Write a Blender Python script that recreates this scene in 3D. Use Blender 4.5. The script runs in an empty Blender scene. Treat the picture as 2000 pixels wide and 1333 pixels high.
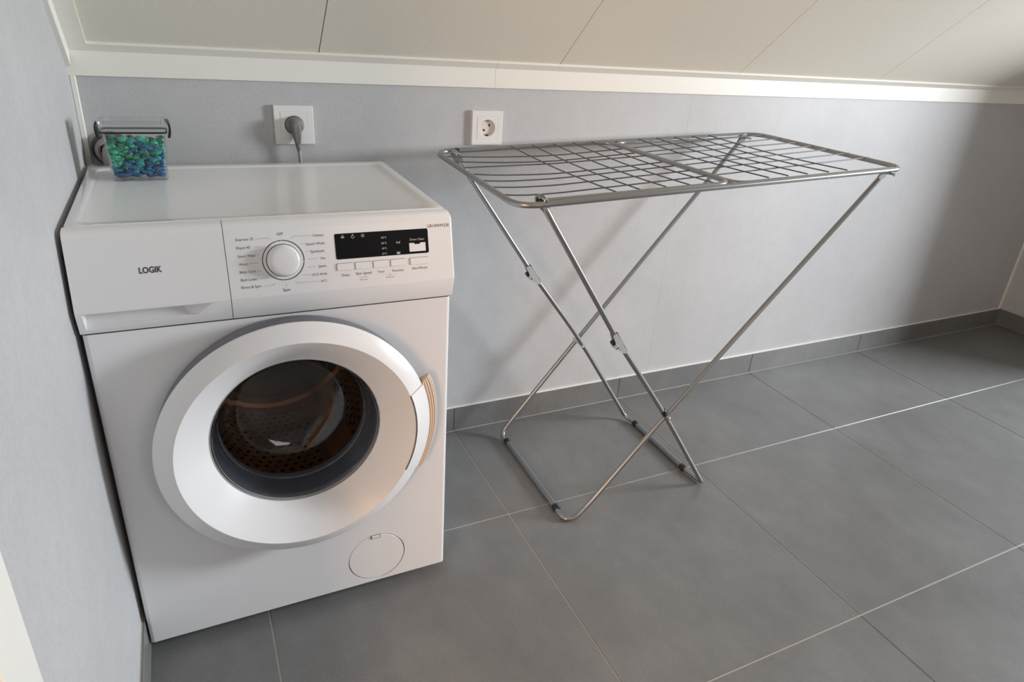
import bpy, bmesh, math, random
from mathutils import Vector, Matrix
random.seed(7)
C = bpy.context.scene.collection
SC = bpy.context.scene
PI = math.pi

# ------------------------------------------------------------------ camera, world, lights, exposure
YAW, PITCH, ROLL = 0.483, -0.4302, 0.0775
CAM = Vector((0.182, -1.6695, 1.1687))
fwd = Vector((math.sin(YAW)*math.cos(PITCH), math.cos(YAW)*math.cos(PITCH), math.sin(PITCH)))
rgt = Vector((math.cos(YAW), -math.sin(YAW), 0.0))
upv = rgt.cross(fwd)
r2 = rgt*math.cos(ROLL) + upv*math.sin(ROLL)
u2 = -rgt*math.sin(ROLL) + upv*math.cos(ROLL)
cd = bpy.data.cameras.new('camera'); cam = bpy.data.objects.new('camera', cd); C.objects.link(cam)
m = Matrix((r2, u2, -fwd)).transposed().to_4x4(); m.translation = CAM
cam.matrix_world = m
cd.sensor_width = 36.0; cd.sensor_fit = 'HORIZONTAL'
cd.lens = 1319.98*36.0/2000.0
cd.shift_x = -(1028.442-1000.0)/2000.0
cd.shift_y = -(666.5-649.0335)/2000.0
cd.clip_start = 0.02
SC.camera = cam

w = bpy.data.worlds.new('sky'); SC.world = w; w.use_nodes = True
w.node_tree.nodes['Background'].inputs[0].default_value = (0.75, 0.86, 1.0, 1)
w.node_tree.nodes['Background'].inputs[1].default_value = 1.0

def area(name, loc, target, sx, sy, energy, col):
    l = bpy.data.lights.new(name, 'AREA'); l.shape = 'RECTANGLE'; l.size = sx; l.size_y = sy
    l.energy = energy; l.color = col
    o = bpy.data.objects.new(name, l); C.objects.link(o); o.location = loc
    d = Vector(target)-Vector(loc)
    o.rotation_euler = d.to_track_quat('-Z', 'Y').to_euler()
    return o
area('window_daylight', (4.90, -1.90, 1.50), (0.0, -1.00, 0.7), 0.85, 0.90, 430.0, (0.885, 0.94, 1.0))
area('front_fill', (1.3, -3.56, 1.45), (0.8, 0.0, 0.9), 1.0, 1.2, 20.0, (1.0, 0.94, 0.90))  # added frontal fill; the wall behind it has no window
area('hall_lamp', (-1.0, -2.55, 1.15), (0.5, -0.6, 0.5), 0.6, 0.8, 60.0, (1.0, 0.60, 0.34))

vs = SC.view_settings
vs.view_transform = 'Standard'; vs.look = 'None'; vs.gamma = 1.0; vs.use_curve_mapping = False
vs.exposure = -0.97
SC.cycles.max_bounces = 14; SC.cycles.transmission_bounces = 12; SC.cycles.diffuse_bounces = 6
SC.cycles.glossy_bounces = 6; SC.cycles.transparent_max_bounces = 16
SC.cycles.sample_clamp_indirect = 6.0

# ------------------------------------------------------------------ materials
MATS = {}
def mat(name, col, rough=0.5, metal=0.0, coat=0.0, noise=None, bump=None, spec=0.5, emis=None):
    mt = bpy.data.materials.new(name); mt.use_nodes = True
    nt = mt.node_tree; b = nt.nodes['Principled BSDF']
    b.inputs['Base Color'].default_value = (*col, 1); b.inputs['Roughness'].default_value = rough
    b.inputs['Metallic'].default_value = metal; b.inputs['Coat Weight'].default_value = coat
    b.inputs['Specular IOR Level'].default_value = spec
    b.inputs['Coat Roughness'].default_value = 0.08
    tc = None
    if noise or bump:
        tc = nt.nodes.new('ShaderNodeTexCoord')
    if noise:
        # list of (scale xyz, detail, amount): several octaves of mottling added up
        base = None
        for sc, det, amt in noise:
            mp = nt.nodes.new('ShaderNodeMapping'); mp.inputs['Scale'].default_value = sc
            nt.links.new(tc.outputs['Object'], mp.inputs[0])
            n = nt.nodes.new('ShaderNodeTexNoise'); n.inputs['Scale'].default_value = 1.0
            n.inputs['Detail'].default_value = det; n.inputs['Roughness'].default_value = 0.62
            nt.links.new(mp.outputs[0], n.inputs['Vector'])
            mr = nt.nodes.new('ShaderNodeMapRange'); mr.inputs[1].default_value = 0.25; mr.inputs[2].default_value = 0.75
            mr.inputs[3].default_value = 1-amt; mr.inputs[4].default_value = 1+amt
            nt.links.new(n.outputs[0], mr.inputs[0])
            if base is None: base = mr.outputs[0]
            else:
                mu = nt.nodes.new('ShaderNodeMath'); mu.operation = 'MULTIPLY'
                nt.links.new(base, mu.inputs[0]); nt.links.new(mr.outputs[0], mu.inputs[1]); base = mu.outputs[0]
        vm = nt.nodes.new('ShaderNodeVectorMath'); vm.operation = 'SCALE'
        vm.inputs[0].default_value = col
        nt.links.new(base, vm.inputs['Scale'])
        nt.links.new(vm.outputs[0], b.inputs['Base Color'])
    if bump:
        sc, strength = bump
        n = nt.nodes.new('ShaderNodeTexNoise'); n.inputs['Scale'].default_value = sc; n.inputs['Detail'].default_value = 4
        nt.links.new(tc.outputs['Object'], n.inputs['Vector'])
        bp = nt.nodes.new('ShaderNodeBump'); bp.inputs['Strength'].default_value = strength; bp.inputs['Distance'].default_value = 0.002
        nt.links.new(n.outputs[0], bp.inputs['Height']); nt.links.new(bp.outputs[0], b.inputs['Normal'])
    MATS[name] = mt
    return mt

M_WALL = mat('concrete_look_panel', (0.50, 0.50, 0.503), 0.55, noise=[((2.4, 2.4, 2.0), 5, 0.075), ((26, 26, 22), 4, 0.03), ((190, 190, 170), 2, 0.07)], bump=(160, 0.08))
M_CEIL = mat('ceiling_panel_white', (0.76, 0.72, 0.62), 0.6, noise=[((260, 260, 260), 2, 0.03)], bump=(420, 0.12))
M_TRIM = mat('trim_white', (0.84, 0.82, 0.75), 0.4)
M_TILE = mat('grey_porcelain', (0.174, 0.174, 0.172), 0.38, noise=[((2.6, 2.6, 2.6), 6, 0.16), ((14, 9, 9), 4, 0.10), ((180, 180, 180), 2, 0.08)], bump=(300, 0.06))
M_GROUT = mat('grout', (0.42, 0.395, 0.345), 0.9)
M_WHITE = mat('white_enamel', (0.78, 0.78, 0.79), 0.22, coat=0.3)
M_WPLAS = mat('white_plastic', (0.79, 0.785, 0.785), 0.26)
M_RING = mat('white_door_plastic', (0.79, 0.785, 0.785), 0.30)
M_BLACK = mat('black_plastic', (0.012, 0.012, 0.013), 0.35)
M_INK = mat('black_ink', (0.03, 0.03, 0.035), 0.5)
M_GREYINK = mat('grey_ink', (0.10, 0.10, 0.105), 0.5)
M_LINE = mat('fine_line_ink', (0.28, 0.27, 0.27), 0.5)
M_DISP = mat('black_display_glass', (0.003, 0.003, 0.0035), 0.35, spec=0.12)
M_DISPTXT = mat('display_print', (0.60, 0.60, 0.61), 0.5)
M_RUBBER = mat('grey_rubber', (0.17, 0.195, 0.235), 0.14, coat=0.8)
M_DKFRAME = mat('dark_grey_plastic', (0.14, 0.15, 0.17), 0.35)
M_GRIP = mat('grip_warm_tone', (0.64, 0.49, 0.38), 0.4)  # warm look put into the colour, in place of white
M_STEEL = mat('drum_steel_warm_tint', (0.86, 0.56, 0.34), 0.33, metal=0.85)  # orange of warm reflected light put into the steel's colour
M_DRUMBACK = mat('drum_back_dark', (0.035, 0.03, 0.027), 0.3, metal=0.6)
M_HOLE = mat('drum_perforation_dark', (0.008, 0.008, 0.008), 0.6)
M_TUBE = mat('silver_powder_coat', (0.33, 0.33, 0.325), 0.33, metal=0.85)
M_FOOTTUBE = mat('grey_foot_sleeve', (0.21, 0.225, 0.24), 0.38, metal=0.5)
M_CHROME = mat('zinc_plate', (0.62, 0.64, 0.66), 0.20, metal=1.0)
M_ZINC = mat('dull_zinc_plate', (0.52, 0.55, 0.56), 0.45, metal=0.45)
M_WIRE = mat('grey_coated_wire', (0.12, 0.125, 0.125), 0.4, metal=0.4)
M_SOCK = mat('socket_white', (0.80, 0.79, 0.775), 0.30)
M_SOCKIN = mat('socket_insert', (0.74, 0.70, 0.66), 0.35)
M_PLUG = mat('grey_plug', (0.19, 0.185, 0.175), 0.45)
M_CABLE = mat('grey_cable', (0.34, 0.34, 0.335), 0.4)
M_PIPE = mat('grey_pipe', (0.30, 0.275, 0.25), 0.4)
M_PIPEDK = mat('dark_pipe', (0.07, 0.062, 0.055), 0.45)
M_WOOD = mat('warm_wood_floor', (0.42, 0.24, 0.12), 0.4, noise=[((3, 30, 3), 5, 0.2)])
M_BLOCKER = mat('bounce_blocker_dark', (0.07, 0.045, 0.03), 0.5, noise=[((20, 20, 3), 4, 0.2)])  # for the added boards that keep bounce out of the corner
M_WARMWALL = mat('hall_wall', (0.66, 0.56, 0.45), 0.7)

def glass_mat(name, col, ior=1.48, rough=0.0):
    mt = bpy.data.materials.new(name); mt.use_nodes = True
    b = mt.node_tree.nodes['Principled BSDF']
    b.inputs['Base Color'].default_value = (*col, 1); b.inputs['Transmission Weight'].default_value = 1.0
    b.inputs['Roughness'].default_value = rough; b.inputs['IOR'].default_value = ior
    return mt
def clear_plastic(name, col, fac=0.0):
    mt = bpy.data.materials.new(name); mt.use_nodes = True
    nt = mt.node_tree; nt.nodes.remove(nt.nodes['Principled BSDF'])
    out = nt.nodes['Material Output']
    t = nt.nodes.new('ShaderNodeBsdfTransparent'); t.inputs[0].default_value = (*col, 1)
    g = nt.nodes.new('ShaderNodeBsdfGlossy'); g.inputs['Roughness'].default_value = 0.06
    f = nt.nodes.new('ShaderNodeFresnel'); f.inputs[0].default_value = 1.5
    ad = nt.nodes.new('ShaderNodeMath'); ad.operation = 'ADD'; ad.inputs[1].default_value = fac
    nt.links.new(f.outputs[0], ad.inputs[0])
    mn = nt.nodes.new('ShaderNodeMath'); mn.operation = 'MINIMUM'; mn.inputs[1].default_value = 0.30
    nt.links.new(ad.outputs[0], mn.inputs[0]); ad = mn
    mx = nt.nodes.new('ShaderNodeMixShader')
    nt.links.new(ad.outputs[0], mx.inputs[0]); nt.links.new(t.outputs[0], mx.inputs[1]); nt.links.new(g.outputs[0], mx.inputs[2])
    nt.links.new(mx.outputs[0], out.inputs[0])
    return mt
M_GLASS = glass_mat('door_glass', (0.88, 0.89, 0.91))
M_CLEAR = clear_plastic('clear_plastic', (0.975, 0.985, 0.985), -0.01)

# laundry gel: random blue or green per bead, bluer towards the bottom of the box
M_GEL = bpy.data.materials.new('laundry_gel'); M_GEL.use_nodes = True
nt = M_GEL.node_tree; b = nt.nodes['Principled BSDF']
b.inputs['Roughness'].default_value = 0.18; b.inputs['Coat Weight'].default_value = 0.5
at = nt.nodes.new('ShaderNodeVertexColor'); at.layer_name = 'gel'
nz = nt.nodes.new('ShaderNodeTexNoise'); nz.inputs['Scale'].default_value = 90; nz.inputs['Detail'].default_value = 3
tc = nt.nodes.new('ShaderNodeTexCoord'); nt.links.new(tc.outputs['Object'], nz.inputs['Vector'])
mr = nt.nodes.new('ShaderNodeMapRange'); mr.inputs[1].default_value = 0.3; mr.inputs[2].default_value = 0.7; mr.inputs[3].default_value = 0.3; mr.inputs[4].default_value = 1.9
nt.links.new(nz.outputs[0], mr.inputs[0])
vm = nt.nodes.new('ShaderNodeVectorMath'); vm.operation = 'SCALE'
nt.links.new(at.outputs[0], vm.inputs[0]); nt.links.new(mr.outputs[0], vm.inputs['Scale']); nt.links.new(vm.outputs[0], b.inputs['Base Color'])
b.inputs['Subsurface Weight'].default_value = 0.0

# ------------------------------------------------------------------ mesh helpers
def obj(name, bm, material, parent=None, smooth=None, loc=None):
    me = bpy.data.meshes.new(name)
    bmesh.ops.recalc_face_normals(bm, faces=bm.faces)
    bm.to_mesh(me); bm.free()
    me.materials.append(material)
    if smooth is not None:
        me.polygons.foreach_set('use_smooth', [True]*len(me.polygons))
        me.set_sharp_from_angle(angle=math.radians(smooth))
    o = bpy.data.objects.new(name, me); C.objects.link(o)
    if parent is not None:
        o.parent = parent
        o.matrix_parent_inverse = Matrix.Translation(parent.location).inverted() if parent.parent is None else (Matrix.Translation(parent.parent.location).inverted() if False else Matrix.Identity(4))
    return o
# every thing's Empty is placed at its base; part meshes are written in room coordinates
def thing(name, label, cat, loc, group=None):
    o = bpy.data.objects.new(name, None); C.objects.link(o); o.location = loc
    o.empty_display_size = 0.05
    o['label'] = label; o['category'] = cat
    if group: o['group'] = group
    return o
def tag(o, label, cat, group=None, kind=None):
    o['label'] = label; o['category'] = cat
    if group: o['group'] = group
    if kind: o['kind'] = kind
    return o
def struct(o):
    o['kind'] = 'structure'; return o

def box(bm, x0, x1, y0, y1, z0, z1, bev=0.0, seg=2):
    vs_ = [bm.verts.new((x, y, z)) for x in (x0, x1) for y in (y0, y1) for z in (z0, z1)]
    fs = [(0, 1, 3, 2), (4, 6, 7, 5), (0, 4, 5, 1), (2, 3, 7, 6), (0, 2, 6, 4), (1, 5, 7, 3)]
    faces = [bm.faces.new([vs_[i] for i in f]) for f in fs]
    if bev > 0:
        es = set(e for f in faces for e in f.edges)
        bmesh.ops.bevel(bm, geom=list(es), offset=bev, segments=seg, profile=0.5, affect='EDGES')
    return bm
def new(): return bmesh.new()

def prism(bm, poly, axis, a, b):
    """extrude a 2-D polygon along an axis ('x': (y,z) points, 'y': (x,z), 'z': (x,y))"""
    def P(p, t):
        return {'x': (t, p[0], p[1]), 'y': (p[0], t, p[1]), 'z': (p[0], p[1], t)}[axis]
    A = [bm.verts.new(P(p, a)) for p in poly]; B = [bm.verts.new(P(p, b)) for p in poly]
    n = len(poly)
    for i in range(n):
        bm.faces.new((A[i], A[(i+1) % n], B[(i+1) % n], B[i]))
    bm.faces.new(A); bm.faces.new(B[::-1])
    return bm

def loft(bm, loops, cap0=False, cap1=False, closed=True):
    L = [[bm.verts.new(p) for p in lp] for lp in loops]
    n = len(L[0])
    for a, b_ in zip(L[:-1], L[1:]):
        for i in range(n if closed else n-1):
            bm.faces.new((a[i], a[(i+1) % n], b_[(i+1) % n], b_[i]))
    if cap0: bm.faces.new(L[0])
    if cap1: bm.faces.new(L[-1][::-1])
    return L

def fillet(pts, radii, n=6):
    """round the interior corners of an open 3-D polyline"""
    pts = [Vector(p) for p in pts]; out = [pts[0]]
    for i in range(1, len(pts)-1):
        p = pts[i]; r = radii[i-1] if isinstance(radii, (list, tuple)) else radii
        a = (pts[i-1]-p); c = (pts[i+1]-p)
        if r <= 0: out.append(p); continue
        d = min(r, a.length*0.49, c.length*0.49)
        p0 = p+a.normalized()*d; p1 = p+c.normalized()*d
        for k in range(n+1):
            t = k/n
            out.append(p0*(1-t)**2+p*2*t*(1-t)+p1*t*t)
    out.append(pts[-1]); return out

def tube(bm, pts, r, seg=12, closed=False, caps=True):
    pts = [Vector(p) for p in pts]; n = len(pts)
    rs = r if isinstance(r, (list, tuple)) else [r]*n
    tang = []
    for i in range(n):
        a = pts[(i-1) % n] if (closed or i > 0) else pts[i]
        c = pts[(i+1) % n] if (closed or i < n-1) else pts[i]
        tang.append((c-a).normalized())
    ref = Vector((0, 0, 1)) if abs(tang[0].z) < 0.9 else Vector((0, 1, 0))
    u = (ref-tang[0]*ref.dot(tang[0])).normalized()
    rings = []
    for i in range(n):
        u = (u-tang[i]*u.dot(tang[i])).normalized()
        v = tang[i].cross(u)
        rings.append([bm.verts.new(pts[i]+(u*math.cos(2*PI*k/seg)+v*math.sin(2*PI*k/seg))*rs[i]) for k in range(seg)])
    for i in range(n if closed else n-1):
        a, c = rings[i], rings[(i+1) % n]
        for k in range(seg):
            bm.faces.new((a[k], a[(k+1) % seg], c[(k+1) % seg], c[k]))
    if caps and not closed:
        bm.faces.new(rings[0]); bm.faces.new(rings[-1][::-1])
    return bm

def lathe(bm, prof, cx, cz, seg=96, cap0=False, cap1=False):
    """profile (r, y) turned about an axis along y through (cx, cz)"""
    loops = [[(cx+r*math.cos(2*PI*k/seg), y, cz+r*math.sin(2*PI*k/seg)) for k in range(seg)] for r, y in prof]
    return loft(bm, loops, cap0, cap1)

def rrect(x0, x1, y0, y1, r, n=6):
    out = []
    for cx, cy, a0 in ((x1-r, y1-r, 0), (x0+r, y1-r, PI/2), (x0+r, y0+r, PI), (x1-r, y0+r, 1.5*PI)):
        for k in range(n+1):
            a = a0+k/n*PI/2
            out.append((cx+r*math.cos(a), cy+r*math.sin(a)))
    return out

# ------------------------------------------------------------------ setting
RX, RY, KH = 3.60, -3.60, 1.058
SA = 0.7009                                   # roof slope
CA_, SA_ = math.cos(SA), math.sin(SA)
TX, TY, TS = 0.8258, -0.4219, 0.6023          # tile grid
ZC = 2.42
YC = -(ZC-KH)/math.tan(SA)                    # where the slope meets the flat ceiling

# floor: grout bed with every tile a part
bm = new(); box(bm, -0.02, RX+0.02, RY-0.02, 0.02, -0.06, -0.0014)
floor = struct(obj('floor', bm, M_GROUT))
G = 0.0016
tile_i = 0
ycuts = [0.0, TY] + [TY-k*TS for k in range(1, 7)]
for j in range(len(ycuts)-1):
    ya, yb = ycuts[j], max(ycuts[j+1], RY)
    if ya <= RY: break
    for i in range(-2, 6):
        xa, xb = max(TX+i*TS, 0.0), min(TX+(i+1)*TS, RX)
        if xb-xa < 0.02: continue
        bm = new(); dz = random.uniform(-0.0003, 0.0002)
        box(bm, xa+G, xb-G, yb+G, ya-G, -0.012, dz, 0.0008, 1)
        t = obj('tile', bm, M_TILE, floor)
        tile_i += 1

# back (knee) wall of two concrete-look panels
bm = new(); box(bm, -0.02, RX+0.02, 0.004, 0.06, -0.02, 1.30)
wall_back = struct(obj('wall_back', bm, M_WALL))
for xa, xb in ((0.0, 1.54495), (1.54525, RX)):
    bm = new(); box(bm, xa, xb, 0.0, 0.0045, 0.0, 1.075)
    obj('panel', bm, M_WALL, wall_back)

# left wall (gable, follows the roof slope) up to the doorway
DY0, DY1, DH = -1.19, -2.10, 2.08
def slope_z(y): return min(KH-y*math.tan(SA), ZC)
bm = new()
prism(bm, [(0.02, -0.02), (0.02, slope_z(0.0)+0.02), (YC, ZC+0.02), (DY0, ZC+0.02) if DY0 < YC else (DY0, slope_z(DY0)+0.02), (DY0, -0.02)] if DY0 < YC else [(0.02, -0.02), (0.02, slope_z(0.0)+0.02), (DY0, slope_z(DY0)+0.02), (DY0, -0.02)], 'x', -0.10, -0.002)
wall_left = struct(obj('wall_left', bm, M_WALL))
bm = new(); prism(bm, [(DY0, DH), (DY0, slope_z(DY0)+0.02), (YC, ZC+0.02), (DY1, ZC+0.02), (DY1, DH)], 'x', -0.10, -0.002)
obj('lintel', bm, M_WALL, wall_left)
bm = new(); box(bm, -0.10, -0.002, RY-0.02, DY1, -0.02, ZC+0.02)
obj('wall_end', bm, M_WALL, wall_left)

# right wall with a window opening in a deep reveal
WY0, WY1, WZ0, WZ1 = -2.40, -0.79, 0.25, 1.68
WT = 0.34
bm = new()
prism(bm, [(0.02, -0.02), (0.02, slope_z(0)+0.02), (WY1, slope_z(WY1)+0.02), (WY1, -0.02)], 'x', RX, RX+WT)
prism(bm, [(WY0, -0.02), (WY0, ZC+0.02), (RY-0.02, ZC+0.02), (RY-0.02, -0.02)], 'x', RX, RX+WT)
box(bm, RX, RX+WT, WY0, WY1, -0.02, WZ0)
prism(bm, [(WY0, WZ1), (WY0, ZC+0.02), (YC, ZC+0.02), (WY1, slope_z(WY1)+0.02), (WY1, WZ1)], 'x', RX, RX+WT)
wall_right = struct(obj('wall_right', bm, M_WALL))
bm = new()
for ya, yb, za, zb in ((WY0, WY1, WZ0, WZ0+0.05), (WY0, WY0+0.05, WZ0, WZ1), (WY1-0.05, WY1, WZ0, WZ1), (WY0, WY1, WZ1-0.05, WZ1)):
    box(bm, RX+WT-0.06, RX+WT-0.01, ya, yb, za, zb)
win = struct(obj('window_1', bm, M_TRIM))
# dark boards added unseen in the reveal to cut bounce into the corner
for ya, yb, za, zb in ((WY0, WY0+0.012, WZ0, WZ1), (WY1-0.012, WY1, WZ0, WZ1), (WY0, WY1, WZ0, WZ0+0.012), (WY0, WY1, WZ1-0.012, WZ1)):
    bm = new(); box(bm, RX-0.004, RX+WT-0.06, ya, yb, za, zb); obj('bounce_blocker', bm, M_BLOCKER, win)

# wall behind the camera
bm = new(); box(bm, -0.10, RX+0.10, RY-0.10, RY, -0.02, ZC+0.02)
struct(obj('wall_front', bm, M_WALL))

# sloped ceiling of long white panels with fine joints, then the flat ceiling
nrm = Vector((0, -SA_, -CA_)); up_s = Vector((0, -CA_, SA_))
P0 = Vector((0, 0, KH))
def S(x, t, d):                               # slope coordinates: along x, up the slope, out into the room
    return Vector((x, 0, 0))+P0+up_s*t+nrm*d
def slope_box(bm, x0, x1, t0, t1, d0, d1):
    vs_ = [bm.verts.new(S(x, t, d)) for x in (x0, x1) for t in (t0, t1) for d in (d0, d1)]
    for f in [(0, 1, 3, 2), (4, 6, 7, 5), (0, 4, 5, 1), (2, 3, 7, 6), (0, 2, 6, 4), (1, 5, 7, 3)]:
        bm.faces.new([vs_[i] for i in f])
TL = (ZC-KH)/SA_
bm = new(); slope_box(bm, -0.02, RX+0.02, -0.04, TL+0.02, -0.05, -0.006)
box(bm, -0.10, RX+0.10, RY-0.02, YC+0.03, ZC+0.012, ZC+0.06)
ceiling = struct(obj('ceiling', bm, M_GROUT))
xs = [0.0]+[0.4772+0.6077*k for k in range(6)]
for xa, xb in zip(xs[:-1], xs[1:]):
    xb = min(xb, RX)
    if xb-xa < 0.05: continue
    bm = new(); slope_box(bm, xa+0.0011, xb-0.0011, 0.0, TL, -0.007, 0.0)
    obj('panel', bm, M_CEIL, ceiling)
bm = new(); box(bm, 0, RX, RY, YC, ZC, ZC+0.012); obj('flat_panel', bm, M_CEIL, ceiling)

# knee-wall angle trim: two lengths butted at x = 0.91
def knee_profile():
    t1 = 0.0245; d = 0.006; yf = -0.0065
    # sloped leg lower face meets the wall leg's front face
    def on(t, dd): v = P0+up_s*t+nrm*dd; return (v.y, v.z)
    # solve t where lower face reaches y = yf
    tt = (yf-P0.y-nrm.y*d)/up_s.y
    return [(0.0, 1.0095), (yf, 1.0095), on(tt, d), on(t1, d), on(t1, 0.0), (0.0, KH-0.001)]
kp = knee_profile()
bm = new(); prism(bm, kp, 'x', -0.0025, 0.9090)
trim1 = struct(obj('trim_1', bm, M_TRIM))
bm = new(); prism(bm, kp, 'x', 0.9096, RX); obj('trim_length', bm, M_TRIM, trim1)
# trim between left wall and slope
bm = new(); slope_box(bm, 0.0005, 0.0385, 0.024, TL, 0.0, 0.0062); slope_box(bm, -0.0025, 0.006, 0.0, TL, 0.0, 0.040)
struct(obj('trim_2', bm, M_TRIM))
# vertical corner profiles
bm = new(); box(bm, -0.002, 0.0085, -0.0085, 0.0, 0.0, 1.0095, 0.0015, 1); struct(obj('trim_3', bm, M_TRIM))
bm = new(); box(bm, RX-0.012, RX, -0.006, 0.0, 0.083, 1.0095); struct(obj('trim_4', bm, M_TRIM))
# white door casing at the end of the left wall
bm = new(); box(bm, -0.104, 0.010, DY0-0.002, -1.119, 0.0, DH+0.07, 0.002, 1)
box(bm, -0.104, 0.010, DY1, DY1+0.07, 0.0, DH+0.07); box(bm, -0.104, 0.010, DY1, DY0, DH, DH+0.07)
struct(obj('door_1', bm, M_TRIM))

# skirting tiles, joints in line with the floor tiles; thin pale strip along the top
SKH = 0.0815
bm = new(); box(bm, 0.0, RX, -0.0012, 0.0, 0.001, SKH); bb = struct(obj('baseboard_back', bm, M_GROUT))
for i in range(-2, 6):
    xa, xb = max(TX+i*TS, 0.0), min(TX+(i+1)*TS, RX)
    if xb-xa < 0.02: continue
    bm = new(); box(bm, xa+0.0008, xb-0.0008, -0.0075, -0.0012, 0.0022, SKH, 0.0008, 1); obj('tile', bm, M_TILE, bb)
bm = new(); box(bm, 0.0, RX, -0.006, 0.0, SKH, SKH+0.0022); obj('pale_strip', bm, M_TRIM, bb)
bm = new(); box(bm, 0.0, RX, -0.0086, -0.001, -0.001, 0.0018); obj('floor_joint', bm, M_GROUT, bb)
bm = new(); box(bm, -0.002, 0.0005, -1.119, -0.008, 0.001, SKH); bl = struct(obj('baseboard_left', bm, M_GROUT))
for ya, yb in ((-1.118, TY-TS), (TY-TS, TY), (TY, -0.009)):
    bm = new(); box(bm, 0.0003, 0.0040, ya+0.0008, yb-0.0008, 0.0022, SKH, 0.0008, 1); obj('tile', bm, M_TILE, bl)
bm = new(); box(bm, RX-0.0012, RX, RY, 0.0, 0.001, SKH); br = struct(obj('baseboard_right', bm, M_GROUT))
for j in range(len(ycuts)-1):
    ya, yb = ycuts[j], max(ycuts[j+1], RY)
    if ya <= RY: break
    bm = new(); box(bm, RX-0.0075, RX-0.0012, yb+0.0008, ya-0.0008, 0.0022, SKH, 0.0008, 1); obj('tile', bm, M_TILE, br)

# the hall beyond the doorway (only its light and colour reach the picture)
bm = new(); box(bm, -1.7, -0.10, -3.2, -0.6, -0.06, -0.001); struct(obj('floor_hall', bm, M_WOOD))
bm = new()
box(bm, -1.78, -1.70, -3.2, -0.6, -0.06, 2.45); box(bm, -1.7, -0.10, -0.6, -0.52, -0.06, 2.45)
box(bm, -1.7, -0.10, -3.28, -3.2, -0.06, 2.45)
struct(obj('wall_hall', bm, M_WARMWALL))
bm = new(); box(bm, -1.78, -0.10, -3.28, -0.52, 2.40, 2.46); struct(obj('ceiling_hall', bm, M_CEIL))

# ------------------------------------------------------------------ washing machine
X0, X1 = 0.0065, 0.6030
YF = -0.545
wm = thing('washing_machine', 'white front-loading washing machine with round door, in the corner by the left wall', 'washing machine', ((X0+X1)/2, -0.30, 0.0))
# cabinet shell: sides, back and rounded front edges
bm = new(); R_ = 0.007
poly = [(X0, -0.075), (X0, YF+R_)]
poly += [(X0+R_-R_*math.cos(a), YF+R_-R_*math.sin(a)) for a in (PI/8, PI/4, 3*PI/8, PI/2)]
front_l = len(poly)-1
poly += [(X1-R_+R_*math.sin(a), YF+R_-R_*math.cos(a)) for a in (0, PI/8, PI/4, 3*PI/8, PI/2)]
poly += [(X1, -0.075)]
A = [bm.verts.new((x, y, 0.026)) for x, y in poly]; B = [bm.verts.new((x, y, 0.6845)) for x, y in poly]
for i in range(len(poly)):
    j = (i+1) % len(poly)
    if i == front_l: continue
    bm.faces.new((A[i], A[j], B[j], B[i]))
bm.faces.new(A)
for xa, xb in ((X0, X0+0.004), (X1-0.004, X1)): box(bm, xa, xb, -0.506, -0.075, 0.6845, 0.814)
box(bm, X0, X1, -0.079, -0.075, 0.6845, 0.814)
obj('cabinet', bm, M_WHITE, wm, smooth=40)
# front panel with a door opening and a filter opening
def plate_hole(bm, x0, x1, z0, z1, cx, cz, r, y, seg=96, depth=0.0):
    corners = [(x0, z0), (x1, z0), (x1, z1), (x0, z1)]
    ca = [math.atan2(cz_-cz, cx_-cx) for cx_, cz_ in corners]
    ang = [2*PI*k/seg-PI for k in range(seg)]
    outer = []
    for a in ang:
        dx, dz = math.cos(a), math.sin(a)
        t = min([(x1-cx)/dx if dx > 1e-9 else 1e9, (x0-cx)/dx if dx < -1e-9 else 1e9, (z1-cz)/dz if dz > 1e-9 else 1e9, (z0-cz)/dz if dz < -1e-9 else 1e9])
        outer.append([cx+dx*t, cz+dz*t])
    for (px, pz), a in zip(corners, ca):
        k = min(range(seg), key=lambda q: abs(math.atan2(math.sin(ang[q]-a), math.cos(ang[q]-a))))
        outer[k] = [px, pz]
    loops = [[(p[0], y, p[1]) for p in outer], [(cx+r*math.cos(a), y, cz+r*math.sin(a)) for a in ang]]
    if depth: loops.append([(cx+r*math.cos(a), y+depth, cz+r*math.sin(a)) for a in ang])
    loft(bm, loops)
DX, DZ = 0.309, 0.449
FX, FZ, FR = 0.4493, 0.0926, 0.0612
bm = new()
plate_hole(bm, X0+R_, X1-R_, 0.166, 0.6845, DX, DZ, 0.190, YF, depth=0.05)
plate_hole(bm, X0+R_, X1-R_, 0.026, 0.166, FX, FZ, FR, YF, depth=0.006)
obj('front_panel', bm, M_WHITE, wm, smooth=40)
# round filter cover with a small finger tab
bm = new()
lathe(bm, [(0.0, YF+0.0002), (FR-0.0026, YF+0.0002), (FR-0.0017, YF+0.0011), (FR-0.0015, YF+0.006)], FX, FZ, 64)
fc = obj('filter_cover', bm, M_WPLAS, wm, smooth=40)
bm = new(); box(bm, FX-0.0105, FX+0.0065, YF-0.0016, YF+0.003, FZ+FR-0.0085, FZ+FR-0.0015, 0.0008, 1); obj('finger_tab', bm, M_WPLAS, fc)
bm = new(); box(bm, FX-0.0120, FX+0.0080, YF-0.0004, YF+0.003, FZ+FR-0.0098, FZ+FR-0.0002); obj('tab_recess', bm, M_GREYINK, fc)
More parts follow.
